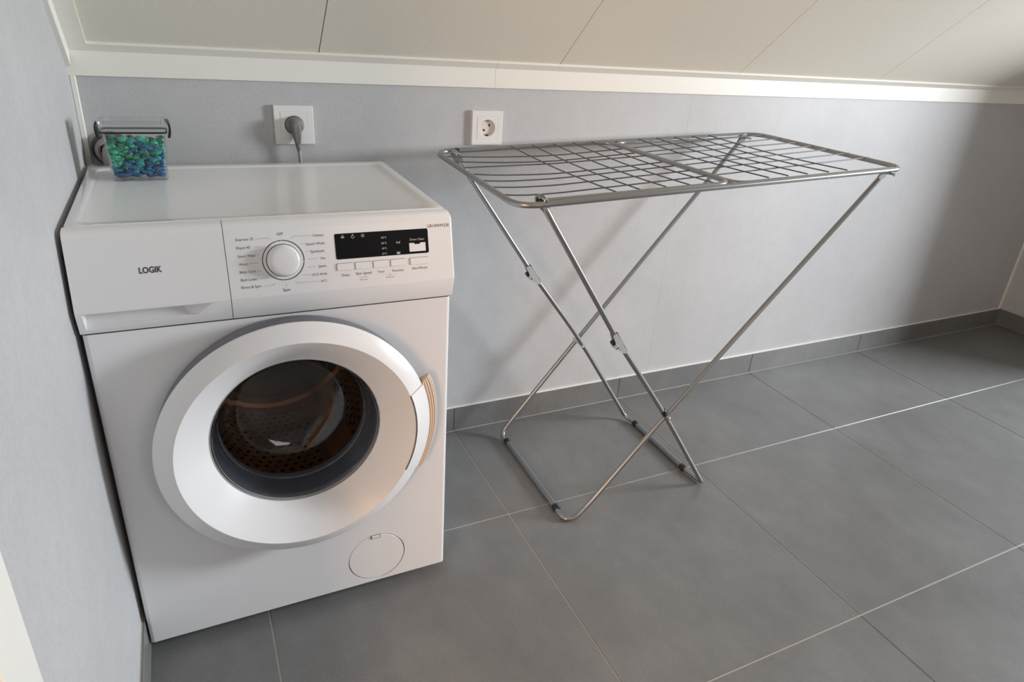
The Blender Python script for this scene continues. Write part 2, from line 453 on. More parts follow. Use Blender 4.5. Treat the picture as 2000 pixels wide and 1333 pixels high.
# worktop with a raised rim
bm = new()
x0, x1, y0, y1 = X0-0.001, X1+0.0015, -0.503, -0.066
def lp(x0, x1, y0, y1, r, z): return [(x, y, z) for x, y in rrect(x0, x1, y0, y1, r)]
loft(bm, [lp(x0+.003, x1-.003, y0, y1+.003, .006, .812), lp(x0, x1, y0, y1, .008, .816), lp(x0, x1, y0, y1, .008, .839), lp(x0+.0015, x1-.0015, y0+.0004, y1-.0015, .0085, .843), lp(x0+.005, x1-.005, y0+.001, y1-.005, .012, .845),
          lp(x0+.0165, x1-.0215, y0+.011, y1-.030, .02, .845), lp(x0+.0185, x1-.0235, y0+.013, y1-.032, .019, .8442), lp(x0+.0205, x1-.0255, y0+.015, y1-.034, .018, .8425), lp(x0+.0225, x1-.0275, y0+.017, y1-.036, .017, .8421)], True, True)
obj('worktop', bm, M_WHITE, wm, smooth=30)

# control panel: fascia profile (y, z)
def arc(cy, cz, r, a0, a1, n): return [(cy+r*math.cos(a0+(a1-a0)*k/n), cz+r*math.sin(a0+(a1-a0)*k/n)) for k in range(n+1)]
def py(z): return -0.532-(0.83-z)*0.026/0.105       # y of the slanted fascia at height z
ZE, ZS = 0.7245, 0.6872
PROF = [(-0.5035, 0.8436), (-0.513, 0.8436), (-0.5205, 0.8428), (-0.5265, 0.8402), (py(0.8345)+0.0005, 0.8352), (py(0.829), 0.829), (py(ZE+.002), ZE+.002), (py(ZE)+0.0006, ZE-0.0004), (-0.5475, ZS+0.0012), (-0.5465, ZS), (-0.5035, ZS)]
XS = 0.2213
bm = new()
bx0, bx1 = XS+0.0005, 0.6055
def prof_loop(x, ins):
    cy = sum(p[0] for p in PROF)/len(PROF); cz = sum(p[1] for p in PROF)/len(PROF)
    out = []
    for y, z in PROF:
        dy, dz = cy-y, cz-z; L = math.hypot(dy, dz)
        out.append((x, y+dy/L*ins, z+dz/L*ins))
    return out
loft(bm, [prof_loop(bx0, 0), prof_loop(bx1-0.004, 0), prof_loop(bx1-0.0012, 0.0012), prof_loop(bx1, 0.004)], True, True)
cp = obj('control_panel', bm, M_WPLAS, wm, smooth=35)
# detergent drawer front with a scooped finger pocket in its lower edge
bm = new(); dx0, dx1 = X0-0.001, XS-0.0005
yE, zE = PROF[7]; yS, zS = PROF[8]
def ch(x, v): return (x, yE+(yS-yE)*v, zE+(zS-zE)*v)
upper = PROF[:8]; lower = PROF[8:]
vl = [bm.verts.new((dx0, y, z)) for y, z in PROF]; vr = [bm.verts.new((dx1, y, z)) for y, z in PROF]
n = len(PROF)
for i in range(n):
    if i == 7: continue
    bm.faces.new((vl[i], vl[(i+1) % n], vr[(i+1) % n], vr[i]))
bm.faces.new(vl); bm.faces.new(vr[::-1])
a_, b_, c_, d_ = [bm.verts.new(ch(x, v)) for x, v in ((0.0135, 0.02), (0.194, 0.02), (0.170, 0.60), (0.0150, 0.84))]
EL, ER, SL, SR = vl[7], vr[7], vl[8], vr[8]
bm.faces.new((EL, a_, d_, SL)); bm.faces.new((SL, d_, c_, SR)); bm.faces.new((c_, b_, ER, SR)); bm.faces.new((EL, ER, b_, a_))
a2, b2, d2, c2 = [bm.verts.new(p) for p in ((0.016, -0.528, 0.7215), (0.146, -0.528, 0.7205), (0.0155, -0.541, 0.7005), (0.158, -0.543, 0.7045))]
bm.faces.new((a_, b_, b2, a2)); bm.faces.new((d_, d2, c2, c_)); bm.faces.new((d2, a2, b2, c2))
bm.faces.new((a_, a2, d2, d_)); bm.faces.new((b_, c_, c2, b2))
dr = obj('detergent_drawer', bm, M_WPLAS, wm, smooth=30)
# strip closing the seam under the fascia
bm = new(); box(bm, X0+0.004, X1-0.002, -0.5425, -0.50, 0.680, 0.690); obj('seam_strip', bm, M_GREYINK, wm)
bm = new(); box(bm, XS-0.0006, XS+0.0006, -0.530, -0.51, 0.690, 0.835); obj('seam_strip', bm, M_GREYINK, wm)

# fascia-plane frame: u to the right, v up the fascia, w out of it
VV = Vector((0, 0.026, 0.105)).normalized(); WW = Vector((1, 0, 0)).cross(VV)
def F(x, z, wv=0.0): return Vector((x, py(z), z))+WW*wv
def fmat(x, z, wv): 
    mm = Matrix(((1, 0, 0), tuple(VV), tuple(WW))).transposed().to_4x4(); mm.translation = F(x, z, wv); return mm
KS = math.sqrt(0.026**2+0.105**2)/0.105             # length along the fascia per metre of height

def text_mesh(bm, s, x0, x1, z, wv, bold=0.0, height=None, align='fit'):
    cu = bpy.data.curves.new('txt', 'FONT'); cu.body = s; cu.size = 1.0; cu.resolution_u = 3; cu.offset = bold
    o = bpy.data.objects.new('txt', cu); C.objects.link(o)
    dg = bpy.context.evaluated_depsgraph_get(); dg.update()
    me = bpy.data.meshes.new_from_object(o.evaluated_get(dg))
    xs_ = [v.co.x for v in me.vertices]; ys_ = [v.co.y for v in me.vertices]
    w_ = max(xs_)-min(xs_); k = (x1-x0)/w_
    ky = k if height is None else height/(max(ys_)-min(ys_))
    mm = fmat(x0, z, wv)
    cyy = 0.35 if height is None else (max(ys_)+min(ys_))/2
    for v in me.vertices:
        v.co = mm @ Vector(((v.co.x-min(xs_))*k, (v.co.y-cyy)*ky, 0))
    bm.from_mesh(me)
    bpy.data.objects.remove(o); bpy.data.curves.remove(cu); bpy.data.meshes.remove(me)
def stroke(bm, pts, wd, wv):
    """flat printed line on the fascia through (x, z) points"""
    P = [F(x, z, wv) for x, z in pts]
    for a, c in zip(P[:-1], P[1:]):
        d = (c-a).normalized(); s_ = d.cross(WW)*wd/2
        bm.faces.new([bm.verts.new(q) for q in (a-s_, c-s_, c+s_, a+s_)])
bm = new()
for t, xa, xb, z in [("Express 15'", 0.2388, 0.266, 0.818), ("Rapid 45'", 0.2386, 0.2600, 0.8051), ('Sport Wear', 0.2391, 0.2662, 0.7921), ('Wool', 0.2392, 0.2516, 0.7794), ('Baby Care', 0.2391, 0.2632, 0.7672), ('Bed Linen', 0.2393, 0.2640, 0.7547), ('Rinse & Spin', 0.239, 0.269, 0.7428), ('OFF', 0.3017, 0.3121, 0.8232), ('Spin', 0.3022, 0.3134, 0.7332), ('Cotton', 0.3586, 0.3762, 0.8177), ('Steam Wash', 0.3461, 0.3769, 0.8043), ('Synthetic', 0.3525, 0.3756, 0.7919), ('Mix', 0.3683, 0.3759, 0.7796), ('Jeans', 0.363, 0.3759, 0.767), ('ECO 40-60', 0.352, 0.3759, 0.7537), ('20\u00b0C', 0.3651, 0.3753, 0.7422),
                     ('Delay', 0.4007, 0.4139, 0.7486), ('Spin Speed', 0.425, 0.4523, 0.7493), ('Temp.', 0.4625, 0.4758, 0.7493), ('Function', 0.4896, 0.5103, 0.749), ('Start/Pause', 0.5258, 0.5542, 0.75), ('Press 3 sec', 0.4307, 0.4447, 0.7384), ('Press 3 sec', 0.4773, 0.4918, 0.7385)]:
    text_mesh(bm, t, xa, xb, z, 0.0004)
text_mesh(bm, 'L814WM23E', 0.5597, 0.6010, 0.8214, 0.0004, 0.0)
obj('printed_lettering', bm, M_GREYINK, cp)['kind'] = 'stuff'
bm = new()
W1 = 0.0004
for pts in [[(0.2682, 0.8172), (0.2868, 0.8178), (0.2895, 0.8172), (0.2917, 0.8155)], [(0.264, 0.805), (0.2781, 0.805)], [(0.2672, 0.7926), (0.2712, 0.7926)], [(0.2543, 0.7797), (0.269, 0.7797)], [(0.2643, 0.7672), (0.2728, 0.7672)], [(0.2661, 0.7545), (0.279, 0.7545), (0.2809, 0.7553)], [(0.2723, 0.742), (0.286, 0.7422), (0.2890, 0.743), (0.2917, 0.7455)],
            [(0.3561, 0.8178), (0.330, 0.8181), (0.327, 0.8176), (0.3240, 0.815)], [(0.3439, 0.8054), (0.3375, 0.8054)], [(0.35, 0.7924), (0.3445, 0.7924)], [(0.3643, 0.7796), (0.3461, 0.7796)], [(0.36, 0.767), (0.3443, 0.767)], [(0.3496, 0.7544), (0.3355, 0.7544)], [(0.362, 0.7424), (0.328, 0.7426), (0.3255, 0.7432), (0.3227, 0.7455)], [(0.3068, 0.8192), (0.3067, 0.8176)], [(0.3074, 0.7425), (0.3082, 0.7405), (0.3082, 0.7375)],
            [(0.4316, 0.7418), (0.4366, 0.7418)], [(0.4316, 0.7436), (0.4346, 0.7436)], [(0.4395, 0.7418), (0.4450, 0.7418)], [(0.4395, 0.7436), (0.4440, 0.7436)], [(0.4375, 0.7415), (0.4386, 0.744)], [(0.4758, 0.7423), (0.4790, 0.7423)], [(0.4905, 0.7423), (0.4939, 0.7423)], [(0.4830, 0.7412), (0.4830, 0.7436), (0.4862, 0.7436), (0.4862, 0.7412), (0.4830, 0.7412)]]:
    stroke(bm, pts, W1, 0.0004)
obj('printed_line', bm, M_LINE, cp)['kind'] = 'stuff'
bm = new(); text_mesh(bm, 'LOGIK', 0.0978, 0.1290, 0.7818, 0.0004, 0.022, 0.0098)
obj('maker_lettering', bm, M_INK, dr)

# programme dial: printed dark ring, white collar, dark gap and a domed white knob
KX, KZ = 0.3081, 0.7810
def flathe(bm, prof, seg=64, a0=0.0, a1=2*PI):
    mm = fmat(KX, KZ, 0)
    full = abs(a1-a0-2*PI) < 1e-6
    nn = seg if full else seg+1
    loops = [[mm @ Vector((r*math.cos(a0+(a1-a0)*k/seg), r*math.sin(a0+(a1-a0)*k/seg), w_)) for k in range(nn)] for r, w_ in prof]
    loft(bm, loops, closed=full)
bm = new()
flathe(bm, [(0.0320, 0.0004), (0.0333, 0.0004)], 8, math.radians(92), math.radians(103))
flathe(bm, [(0.0320, 0.0004), (0.0333, 0.0004)], 60, math.radians(105), math.radians(350))
flathe(bm, [(0.0320, 0.0004), (0.0333, 0.0004)], 26, math.radians(-8), math.radians(90))
obj('dial_ring', bm, M_INK, cp)
bm = new(); flathe(bm, [(0.0259, 0.0003), (0.0272, 0.0003)]); obj('dial_gap', bm, M_INK, cp)
bm = new(); flathe(bm, [(0.0262, 0.0), (0.0262, 0.004), (0.0253, 0.0105), (0.0238, 0.0130), (0.0212, 0.0142), (0.0150, 0.0148), (0.0, 0.0150)])
kn = obj('programme_knob', bm, M_WPLAS, cp, smooth=50)
bm = new(); mm = fmat(KX, KZ, 0)
vs_ = [bm.verts.new(mm @ Vector(p)) for p in ((-0.0012, 0.0215, 0.0146), (0.0012, 0.0215, 0.0146), (0.0016, 0.0258, 0.0098), (-0.0016, 0.0258, 0.0098), (-0.0012, 0.0205, 0.0138), (0.0012, 0.0205, 0.0138), (0.0016, 0.0250, 0.0088), (-0.0016, 0.0250, 0.0088))]
for f in ((0, 1, 2, 3), (0, 4, 5, 1), (1, 5, 6, 2), (2, 6, 7, 3), (3, 7, 4, 0), (4, 7, 6, 5)): bm.faces.new([vs_[i] for i in f])
obj('knob_pointer', bm, M_SOCK, cp)

def fplate(bm, xa, xb, za, zb, r, w0, w1, nn=4):
    """rounded plate on the fascia"""
    L = [(x, z) for x, z in rrect(xa, xb, za, zb, r, nn)]
    loft(bm, [[F(x, z, w0) for x, z in L], [F(x, z, w1) for x, z in L]], True, True)
bm = new(); fplate(bm, 0.3938, 0.5590, 0.7752, 0.8176, 0.0028, -0.0005, 0.0005); obj('display', bm, M_DISP, cp)
bm = new()
for t, xa, xb, z in (('90\u00b0C', 0.4736, 0.4830, 0.8066), ('60\u00b0C', 0.4733, 0.4828, 0.7972), ('40\u00b0C', 0.4734, 0.4824, 0.7883), ('30\u00b0C', 0.4733, 0.4819, 0.7792), ('Drum Clean', 0.525, 0.5513, 0.8001)):
    text_mesh(bm, t, xa, xb, z, 0.0009)
# three indicator symbols, a wash-tub symbol and a rinse symbol
stroke(bm, [(0.4045, 0.8105), (0.4073, 0.8152), (0.4101, 0.8105), (0.4045, 0.8105)], 0.0007, 0.0009)
stroke(bm, [(0.4060, 0.8112), (0.4086, 0.8112)], 0.0014, 0.0009)
for cx, cz in ((0.4245, 0.8112), (0.4417, 0.8122)):
    stroke(bm, [(cx+0.0024*math.cos(a*PI/6), cz+0.0024*math.sin(a*PI/6)) for a in range(13)], 0.0006, 0.0009)
stroke(bm, [(0.4245, 0.8132), (0.4245, 0.8158)], 0.0012, 0.0009); stroke(bm, [(0.4417, 0.8122), (0.4417, 0.8140)], 0.0006, 0.0009); stroke(bm, [(0.4417, 0.8122), (0.4430, 0.8116)], 0.0006, 0.0009)
stroke(bm, [(0.5002, 0.7990), (0.5014, 0.7950), (0.5035, 0.7975), (0.5056, 0.7950), (0.5068, 0.7990)], 0.0008, 0.0009)
stroke(bm, [(0.4993, 0.7810), (0.5003, 0.7772), (0.5050, 0.7772), (0.5058, 0.7810)], 0.0008, 0.0009); stroke(bm, [(0.5010, 0.7788), (0.5043, 0.7788)], 0.0020, 0.0009); stroke(bm, [(0.5026, 0.7790), (0.5026, 0.7815)], 0.0008, 0.0009)
obj('display_symbol', bm, M_DISPTXT, cp)['kind'] = 'stuff'
bm = new()
L = [(0.5231, 0.7792), (0.5531, 0.7792), (0.5531, 0.7940), (0.5436, 0.7940), (0.5426, 0.7917), (0.5330, 0.7917), (0.5320, 0.7940), (0.5231, 0.7940)]
loft(bm, [[F(x, z, 0.0003) for x, z in L], [F(x, z, 0.0016) for x, z in L]], True, True); obj('drum_clean_key', bm, M_WPLAS, cp)
for xa, xb in ((0.3937, 0.4220), (0.4252, 0.4536), (0.4566, 0.4844), (0.4876, 0.5142), (0.5232, 0.5568)):
    bm = new(); fplate(bm, xa, xb, 0.7567, 0.7682, 0.0012, -0.0005, 0.0014, 2); k_ = obj('push_button', bm, M_WPLAS, cp)
    bm = new(); fplate(bm, xa-0.0007, xb+0.0002, 0.7564, 0.7688, 0.0012, -0.0005, 0.00022, 2); obj('button_gap_shade', bm, M_GREYINK, cp)  # gap round the button, shadow lines at left and top painted in

# door: dark rear frame, white ring, glass bowl, handle with ribbed grip
bm = new()
lathe(bm, [(0.238, -0.5885), (0.2376, -0.5915), (0.2358, -0.5935), (0.2095, -0.6095), (0.2078, -0.6100), (0.2062, -0.6090), (0.1545, -0.5568), (0.1520, -0.5548), (0.1500, -0.5555), (0.1492, -0.575+0.025), (0.160, -0.548), (0.205, -0.570), (0.236, -0.575)], DX, DZ, 128)
bm.verts.ensure_lookup_table()
door = obj('door', bm, M_RING, wm, smooth=28)
bm = new(); lathe(bm, [(0.2372, -0.5885), (0.2368, -0.572), (0.2330, -0.549), (0.2250, -0.5462), (0.175, -0.548), (0.175, -0.562), (0.200, -0.575), (0.230, -0.585)], DX, DZ, 96); obj('rear_frame', bm, M_DKFRAME, door, smooth=35)
# closed glass shell: outer face then inner face
gp = [(0.1512, -0.5555), (0.1490, -0.5480), (0.1445, -0.530), (0.1395, -0.505), (0.1345, -0.480), (0.1270, -0.455), (0.1130, -0.435), (0.0900, -0.424), (0.0450, -0.419), (0.0, -0.418)]
gi = [(max(r-0.0045, 0.0), y-0.0005 if r > 0.12 else y-0.0045) for r, y in gp][::-1]
bm = new(); lathe(bm, gp+gi, DX, DZ, 96)
Lf = gp[0]; 
seg = 96
loops = [[(DX+r*math.cos(2*PI*k/seg), y, DZ+r*math.sin(2*PI*k/seg)) for k in range(seg)] for r, y in (gp[0], gi[-1])]
loft(bm, loops); bmesh.ops.remove_doubles(bm, verts=bm.verts, dist=1e-5)
bmesh.ops.dissolve_degenerate(bm, edges=bm.edges, dist=1e-6)
obj('glass_bowl', bm, M_GLASS, door, smooth=60)
# handle
def sweep(bm, prof, a0, a1, n, endshrink=0.0):
    loops = []
    cr = sum(p[0] for p in prof)/len(prof); cy = sum(p[1] for p in prof)/len(prof)
    for k in range(n+1):
        a = a0+(a1-a0)*k/n
        s_ = 1.0
        if endshrink and k in (0, n): s_ = 1-endshrink
        if endshrink and k in (1, n-1): s_ = 1-endshrink*0.25
        loops.append([(DX+(cr+(r-cr)*s_)*math.cos(a), cy+(y-cy)*s_, DZ+(cr+(r-cr)*s_)*math.sin(a)) for r, y in prof])
    loft(bm, loops, True, True)
HA0, HA1 = math.radians(-26.5), math.radians(19.8)
bm = new(); sweep(bm, [(0.2095, -0.6107), (0.2355, -0.5952), (0.2392, -0.5915), (0.2392, -0.570), (0.2095, -0.575)], HA0, HA1, 28)
hd = obj('door_handle', bm, M_RING, door, smooth=30)
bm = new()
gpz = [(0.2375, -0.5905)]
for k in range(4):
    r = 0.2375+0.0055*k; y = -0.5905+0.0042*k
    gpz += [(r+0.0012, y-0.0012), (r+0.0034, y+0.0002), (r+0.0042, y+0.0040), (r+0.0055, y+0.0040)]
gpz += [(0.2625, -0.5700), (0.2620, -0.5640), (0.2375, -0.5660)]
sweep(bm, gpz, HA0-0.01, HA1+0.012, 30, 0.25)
obj('ribbed_grip', bm, M_GRIP, door, smooth=25)['label'] = 'ribbed grip painted a warm tan along the outer edge of the door handle'
bm = new(); sweep(bm, [(0.2066, -0.6098), (0.2098, -0.6101), (0.2098, -0.600), (0.2066, -0.600)], HA0-0.004, HA1, 28); obj('handle_gap', bm, M_INK, door)
for a in (HA0, HA1):
    bm = new(); sweep(bm, [(0.2095, -0.6099), (0.2382, -0.5928), (0.2382, -0.580), (0.2095, -0.590)], a-0.0035, a+0.0035, 1); obj('handle_gap', bm, M_LINE, door)
# door gasket and drum
bm = new(); lathe(bm, [(0.189, -0.545), (0.189, -0.5415), (0.168, -0.5405), (0.160, -0.536), (0.1545, -0.525), (0.1525, -0.510), (0.1480, -0.500), (0.1420, -0.4985), (0.1390, -0.503), (0.1365, -0.500), (0.1365, -0.488), (0.150, -0.482), (0.180, -0.49)], DX, DZ, 96)
obj('door_gasket', bm, M_RUBBER, wm, smooth=40)
DR = 0.214
bm = new(); lathe(bm, [(0.1405, -0.486), (0.1425, -0.4815), (0.204, -0.478), (DR, -0.468), (DR, -0.102), (DR-0.006, -0.094), (DR-0.02, -0.092)], DX, DZ, 96)
drum = obj('drum', bm, M_STEEL, wm, smooth=40)
bm = new(); lathe(bm, [(DR-0.018, -0.0925), (0.170, -0.100), (0.165, -0.112)], DX, DZ, 96); obj('drum_back', bm, M_DRUMBACK, drum, smooth=40)
bm = new(); lathe(bm, [(0.165, -0.110), (0.150, -0.118), (0.09, -0.124), (0.0, -0.126)], DX, DZ, 96); obj('back_plate', bm, M_DRUMBACK, drum, smooth=40)
# three lifting paddles
for k in range(3):
    a = math.radians(60+120*k)
    bm = new()
    rad = Vector((math.cos(a), 0, math.sin(a))); tg = Vector((-math.sin(a), 0, math.cos(a)))
    o_ = Vector((DX, 0, DZ))
    loops = []
    for y, s_ in ((-0.455, 0.4), (-0.44, 0.9), (-0.33, 1.0), (-0.15, 0.9), (-0.13, 0.4)):
        loops.append([o_+rad*(DR-h*s_)+tg*t_*(0.4+0.6*s_)+Vector((0, y, 0)) for h, t_ in ((-0.002, -0.036), (0.020, -0.026), (0.040, -0.010), (0.043, 0.0), (0.040, 0.010), (0.020, 0.026), (-0.002, 0.036))])
    loft(bm, loops, True, True); obj('drum_paddle', bm, M_STEEL, drum, smooth=50)
# perforations: shallow dark dimples, too many and too small to pick out one by one
bm = new()
def dimple(c, nrm_, r):
    t1 = nrm_.orthogonal().normalized(); t2 = nrm_.cross(t1)
    ring = [bm.verts.new(c+(t1*math.cos(2*PI*k/8)+t2*math.sin(2*PI*k/8))*r+nrm_*0.0004) for k in range(8)]
    ctr = bm.verts.new(c+nrm_*0.0008)
    for k in range(8): bm.faces.new((ring[k], ring[(k+1) % 8], ctr))
for iy in range(17):
    y = -0.452+iy*0.0205
    for k in range(64):
        a = 2*PI*(k+(0.5 if iy % 2 else 0))/64
        skip = any(abs(math.atan2(math.sin(a-math.radians(60+120*q)), math.cos(a-math.radians(60+120*q)))) < 0.19 for q in range(3))
        if skip: continue
        rad = Vector((math.cos(a), 0, math.sin(a)))
        dimple(Vector((DX, y, DZ))+rad*DR, -rad, 0.0052)
dh = obj('drum_hole', bm, M_HOLE, drum); dh['kind'] = 'stuff'
# feet
for fx in (X0+0.055, X1-0.055):
    for fy in (-0.50, -0.12):
        bm = new()
        seg = 20
        loft(bm, [[(fx+r*math.cos(2*PI*k/seg), fy+r*math.sin(2*PI*k/seg), z) for k in range(seg)] for r, z in ((0.020, 0.0003), (0.022, 0.004), (0.020, 0.010), (0.010, 0.012), (0.010, 0.028))], True, True)
        obj('foot', bm, M_BLACK, wm, smooth=40)

# ------------------------------------------------------------------ wall sockets and plug
def socket(cx, cz, label, empty):
    t = thing('wall_socket', label, 'socket', (cx, 0, cz), 'white wall sockets on the knee wall')
    h = 0.0428
    bm = new()
    # square frame with a round well
    seg = 64
    ang = [2*PI*k/seg-PI for k in range(seg)]
    def sq(hh, y):
        out = []
        for a in ang:
            dx, dz = math.cos(a), math.sin(a); s_ = hh/max(abs(dx), abs(dz)); out.append((cx+dx*s_, y, cz+dz*s_))
        return out
    def ci(r, y): return [(cx+r*math.cos(a), y, cz+r*math.sin(a)) for a in ang]
    loft(bm, [sq(h, 0.0), sq(h, -0.0085), sq(h-0.0010, -0.0098), sq(0.0300, -0.0098), sq(0.0292, -0.0090), sq(0.0285, -0.0103), ci(0.0214, -0.0103)])
    obj('frame', bm, M_SOCK, t, smooth=30)
    bm = new(); loft(bm, [ci(0.0214, -0.0103), ci(0.0205, -0.0098), ci(0.0200, -0.0030), ci(0.0001, -0.0030)]); ins = obj('insert', bm, M_SOCKIN, t, smooth=30)
    if empty:
        for dx in (-0.0068, 0.0068):
            a = math.radians(-40)
            px, pz = cx+(0.0095 if dx > 0 else -0.0095)*math.cos(a), cz+(0.0095 if dx > 0 else -0.0095)*math.sin(a)*-1
            bm = new(); lathe(bm, [(0.0, -0.0034), (0.0026, -0.0034), (0.0030, -0.0028)], px, pz, 16); obj('pin_hole', bm, M_BLACK, ins)
        for sgn in (1, -1):
            bm = new(); box(bm, cx-0.0032, cx+0.0032, -0.0085, 0.001, cz+sgn*0.0182-0.0016, cz+sgn*0.0182+0.0016, 0.0005, 1); obj('earth_clip', bm, M_BLACK if sgn < 0 else M_CHROME, ins)
        for sgn in (1, -1):
            bm = new(); box(bm, cx+sgn*0.0185-0.0015, cx+sgn*0.0185+0.0015, -0.007, 0.001, cz-0.003, cz+0.003); obj('guide_rib', bm, M_SOCKIN, ins)
    return t
socket(0.4155, 0.9168, 'white square wall socket above the washing machine with a grey plug in it', False)
socket(0.8930, 0.9117, 'empty white square wall socket behind the corner of the drying rack', True)

px_, pz_ = 0.4158, 0.9170
pl = thing('power_plug', 'grey round power plug with its cable, pushed into the left wall socket', 'plug', (px_, -0.008, pz_))
bm = new(); lathe(bm, [(0.0185, 0.0), (0.0193, -0.006), (0.0193, -0.0165), (0.0180, -0.0200), (0.0155, -0.0215), (0.0, -0.0222)], px_, pz_, 48); obj('plug_body', bm, M_PLUG, pl, smooth=40)
bm = new()
loops = []
for z, hw, ya, yb in ((0.016, 0.0075, -0.018, -0.030), (0.010, 0.0092, -0.014, -0.037), (0.0, 0.0098, -0.012, -0.040), (-0.012, 0.0096, -0.012, -0.040), (-0.024, 0.0085, -0.014, -0.037), (-0.033, 0.0070, -0.016, -0.034), (-0.038, 0.0060, -0.018, -0.032)):
    xc = px_+0.0004-z*0.07
    loops.append([(xc+hw*(1 if sx > 0 else -1)*ww, (ya+yb)/2+(yb-ya)/2*hh*-1 if False else (ya+yb)/2+(ya-yb)/2*hh, pz_+z) for sx, ww, hh in ((1, 1, 0.75), (1, 1, -0.6), (1, 0.6, -1), (-1, 0.6, -1), (-1, 1, -0.6), (-1, 1, 0.75), (-1, 0.6, 1), (1, 0.6, 1))])
loft(bm, loops, True, True); obj('plug_grip', bm, M_PLUG, pl, smooth=40)
bm = new(); pts = []; rs = []
for k in range(9):
    t_ = k/8; pts.append((px_+0.0028+0.0020*t_, -0.0250, pz_-0.036-0.019*t_)); rs.append((0.0072-0.0020*t_)*(1.0 if k % 2 == 0 else 0.88))
tube(bm, pts, rs, 12); obj('strain_relief', bm, M_PLUG, pl, smooth=40)
bm = new(); tube(bm, fillet([(px_+0.0046, -0.025, pz_-0.052), (px_+0.0058, -0.024, pz_-0.075), (px_+0.009, -0.018, pz_-0.13), (px_+0.012, -0.016, pz_-0.30), (px_+0.02, -0.018, 0.30)], 0.03), 0.0042, 12); obj('cable', bm, M_CABLE, pl, smooth=60)

# ------------------------------------------------------------------ grey pipe fitting in the corner behind the container
pf = thing('pipe_fitting', 'grey round pipe fitting low on the wall, half hidden behind the clear container', 'pipe', (0.046, 0.0, 0.866))
bm = new(); lathe(bm, [(0.036, 0.0), (0.036, -0.006), (0.033, -0.010), (0.028, -0.012), (0.020, -0.012)], 0.0475, 0.866, 48); obj('wall_flange', bm, M_PIPEDK, pf, smooth=35)
bm = new(); lathe(bm, [(0.027, -0.010), (0.0285, -0.026), (0.0265, -0.031), (0.022, -0.033), (0.018, -0.030), (0.018, -0.012)], 0.0475, 0.866, 48); obj('collar', bm, M_PIPE, pf, smooth=35)
bm = new(); tube(bm, fillet([(0.0475, -0.012, 0.866), (0.0475, -0.046, 0.866), (0.0475, -0.050, 0.80), (0.0475, -0.050, 0.60)], 0.03), 0.0155, 20); obj('hose', bm, M_PIPE, pf, smooth=60)

# ------------------------------------------------------------------ clear container with laundry beads on the worktop
ct = thing('storage_container', 'clear plastic container with black clips on the washing machine top', 'container', (0.1030, -0.179, 0.8421))
cx, cy = 0.1030, -0.1790
ZB = 0.8423
def cl(hx, hy, z, r=0.010): return [(x, y, z) for x, y in rrect(cx-hx, cx+hx, cy-hy, cy+hy, r, 5)]
bm = new()
loft(bm, [cl(0.0445, 0.0240, ZB, .006), cl(0.0466, 0.0256, ZB+.002, .008), cl(0.0530, 0.0275, ZB+0.083, .008), cl(0.0542, 0.0284, ZB+0.085, .008), cl(0.0535, 0.0278, ZB+0.087, .008), cl(0.0514, 0.0259, ZB+0.083, .007), cl(0.0452, 0.0240, ZB+.0035, .007), cl(0.0430, 0.0225, ZB+.003, .006)], True, True)
obj('box', bm, M_CLEAR, ct, smooth=40)
bm = new(); loft(bm, [cl(0.0530, 0.0272, ZB+.0872, .007), cl(0.0548, 0.0290, ZB+.0878, .008), cl(0.0555, 0.0299, ZB+.0892, .008), cl(0.0548, 0.0292, ZB+.0908, .008), cl(0.0530, 0.0272, ZB+.0908, .007), cl(0.0530, 0.0272, ZB+.0872, .007)], False, False); obj('seal', bm, M_BLACK, ct, smooth=40)
bm = new()
loft(bm, [cl(0.0545, 0.0290, ZB+.0913, .008), cl(0.0555, 0.0298, ZB+.094, .008), cl(0.0548, 0.0292, ZB+.1085, .008), cl(0.0520, 0.0266, ZB+.1105, .008), cl(0.0480, 0.0230, ZB+.1095, .007), cl(0.0470, 0.0222, ZB+.103, .007)], True, True)
obj('lid', bm, M_CLEAR, ct, smooth=40)
for sgn in (-1, 1):
    bm = new()
    pts = [(0.0545, 0.1080), (0.0578, 0.1075), (0.0602, 0.1000), (0.0604, 0.0930), (0.0592, 0.0840), (0.0572, 0.0785)]
    prof = fillet([(cx+sgn*p[0], 0.0, ZB+p[1]) for p in pts], 0.003)
    # a wide moulded strap, thickest at the bottom lip
    loops = []
    for i, p in enumerate(prof):
        th = 0.0011+0.0012*i/len(prof)
        loops.append([(p.x-sgn*th, cy-0.020, p.z), (p.x+sgn*th, cy-0.020, p.z), (p.x+sgn*th, cy+0.020, p.z), (p.x-sgn*th, cy+0.020, p.z)])
    loft(bm, loops, True, True)
    obj('clip', bm, M_BLACK, ct, smooth=50)
# chrome-like hinge knuckles on the left of the lid
for yk in (-0.006, 0.004):
    bm = new(); tube(bm, fillet([(cx-0.0535, cy+yk-0.016, ZB+.104), (cx-0.0545, cy+yk-0.016, ZB+.110), (cx-0.0525, cy+yk-0.016, ZB+.1125), (cx-0.050, cy+yk-0.016, ZB+.109)], 0.002), 0.0022, 8); obj('lid_latch', bm, M_CHROME, ct, smooth=50)
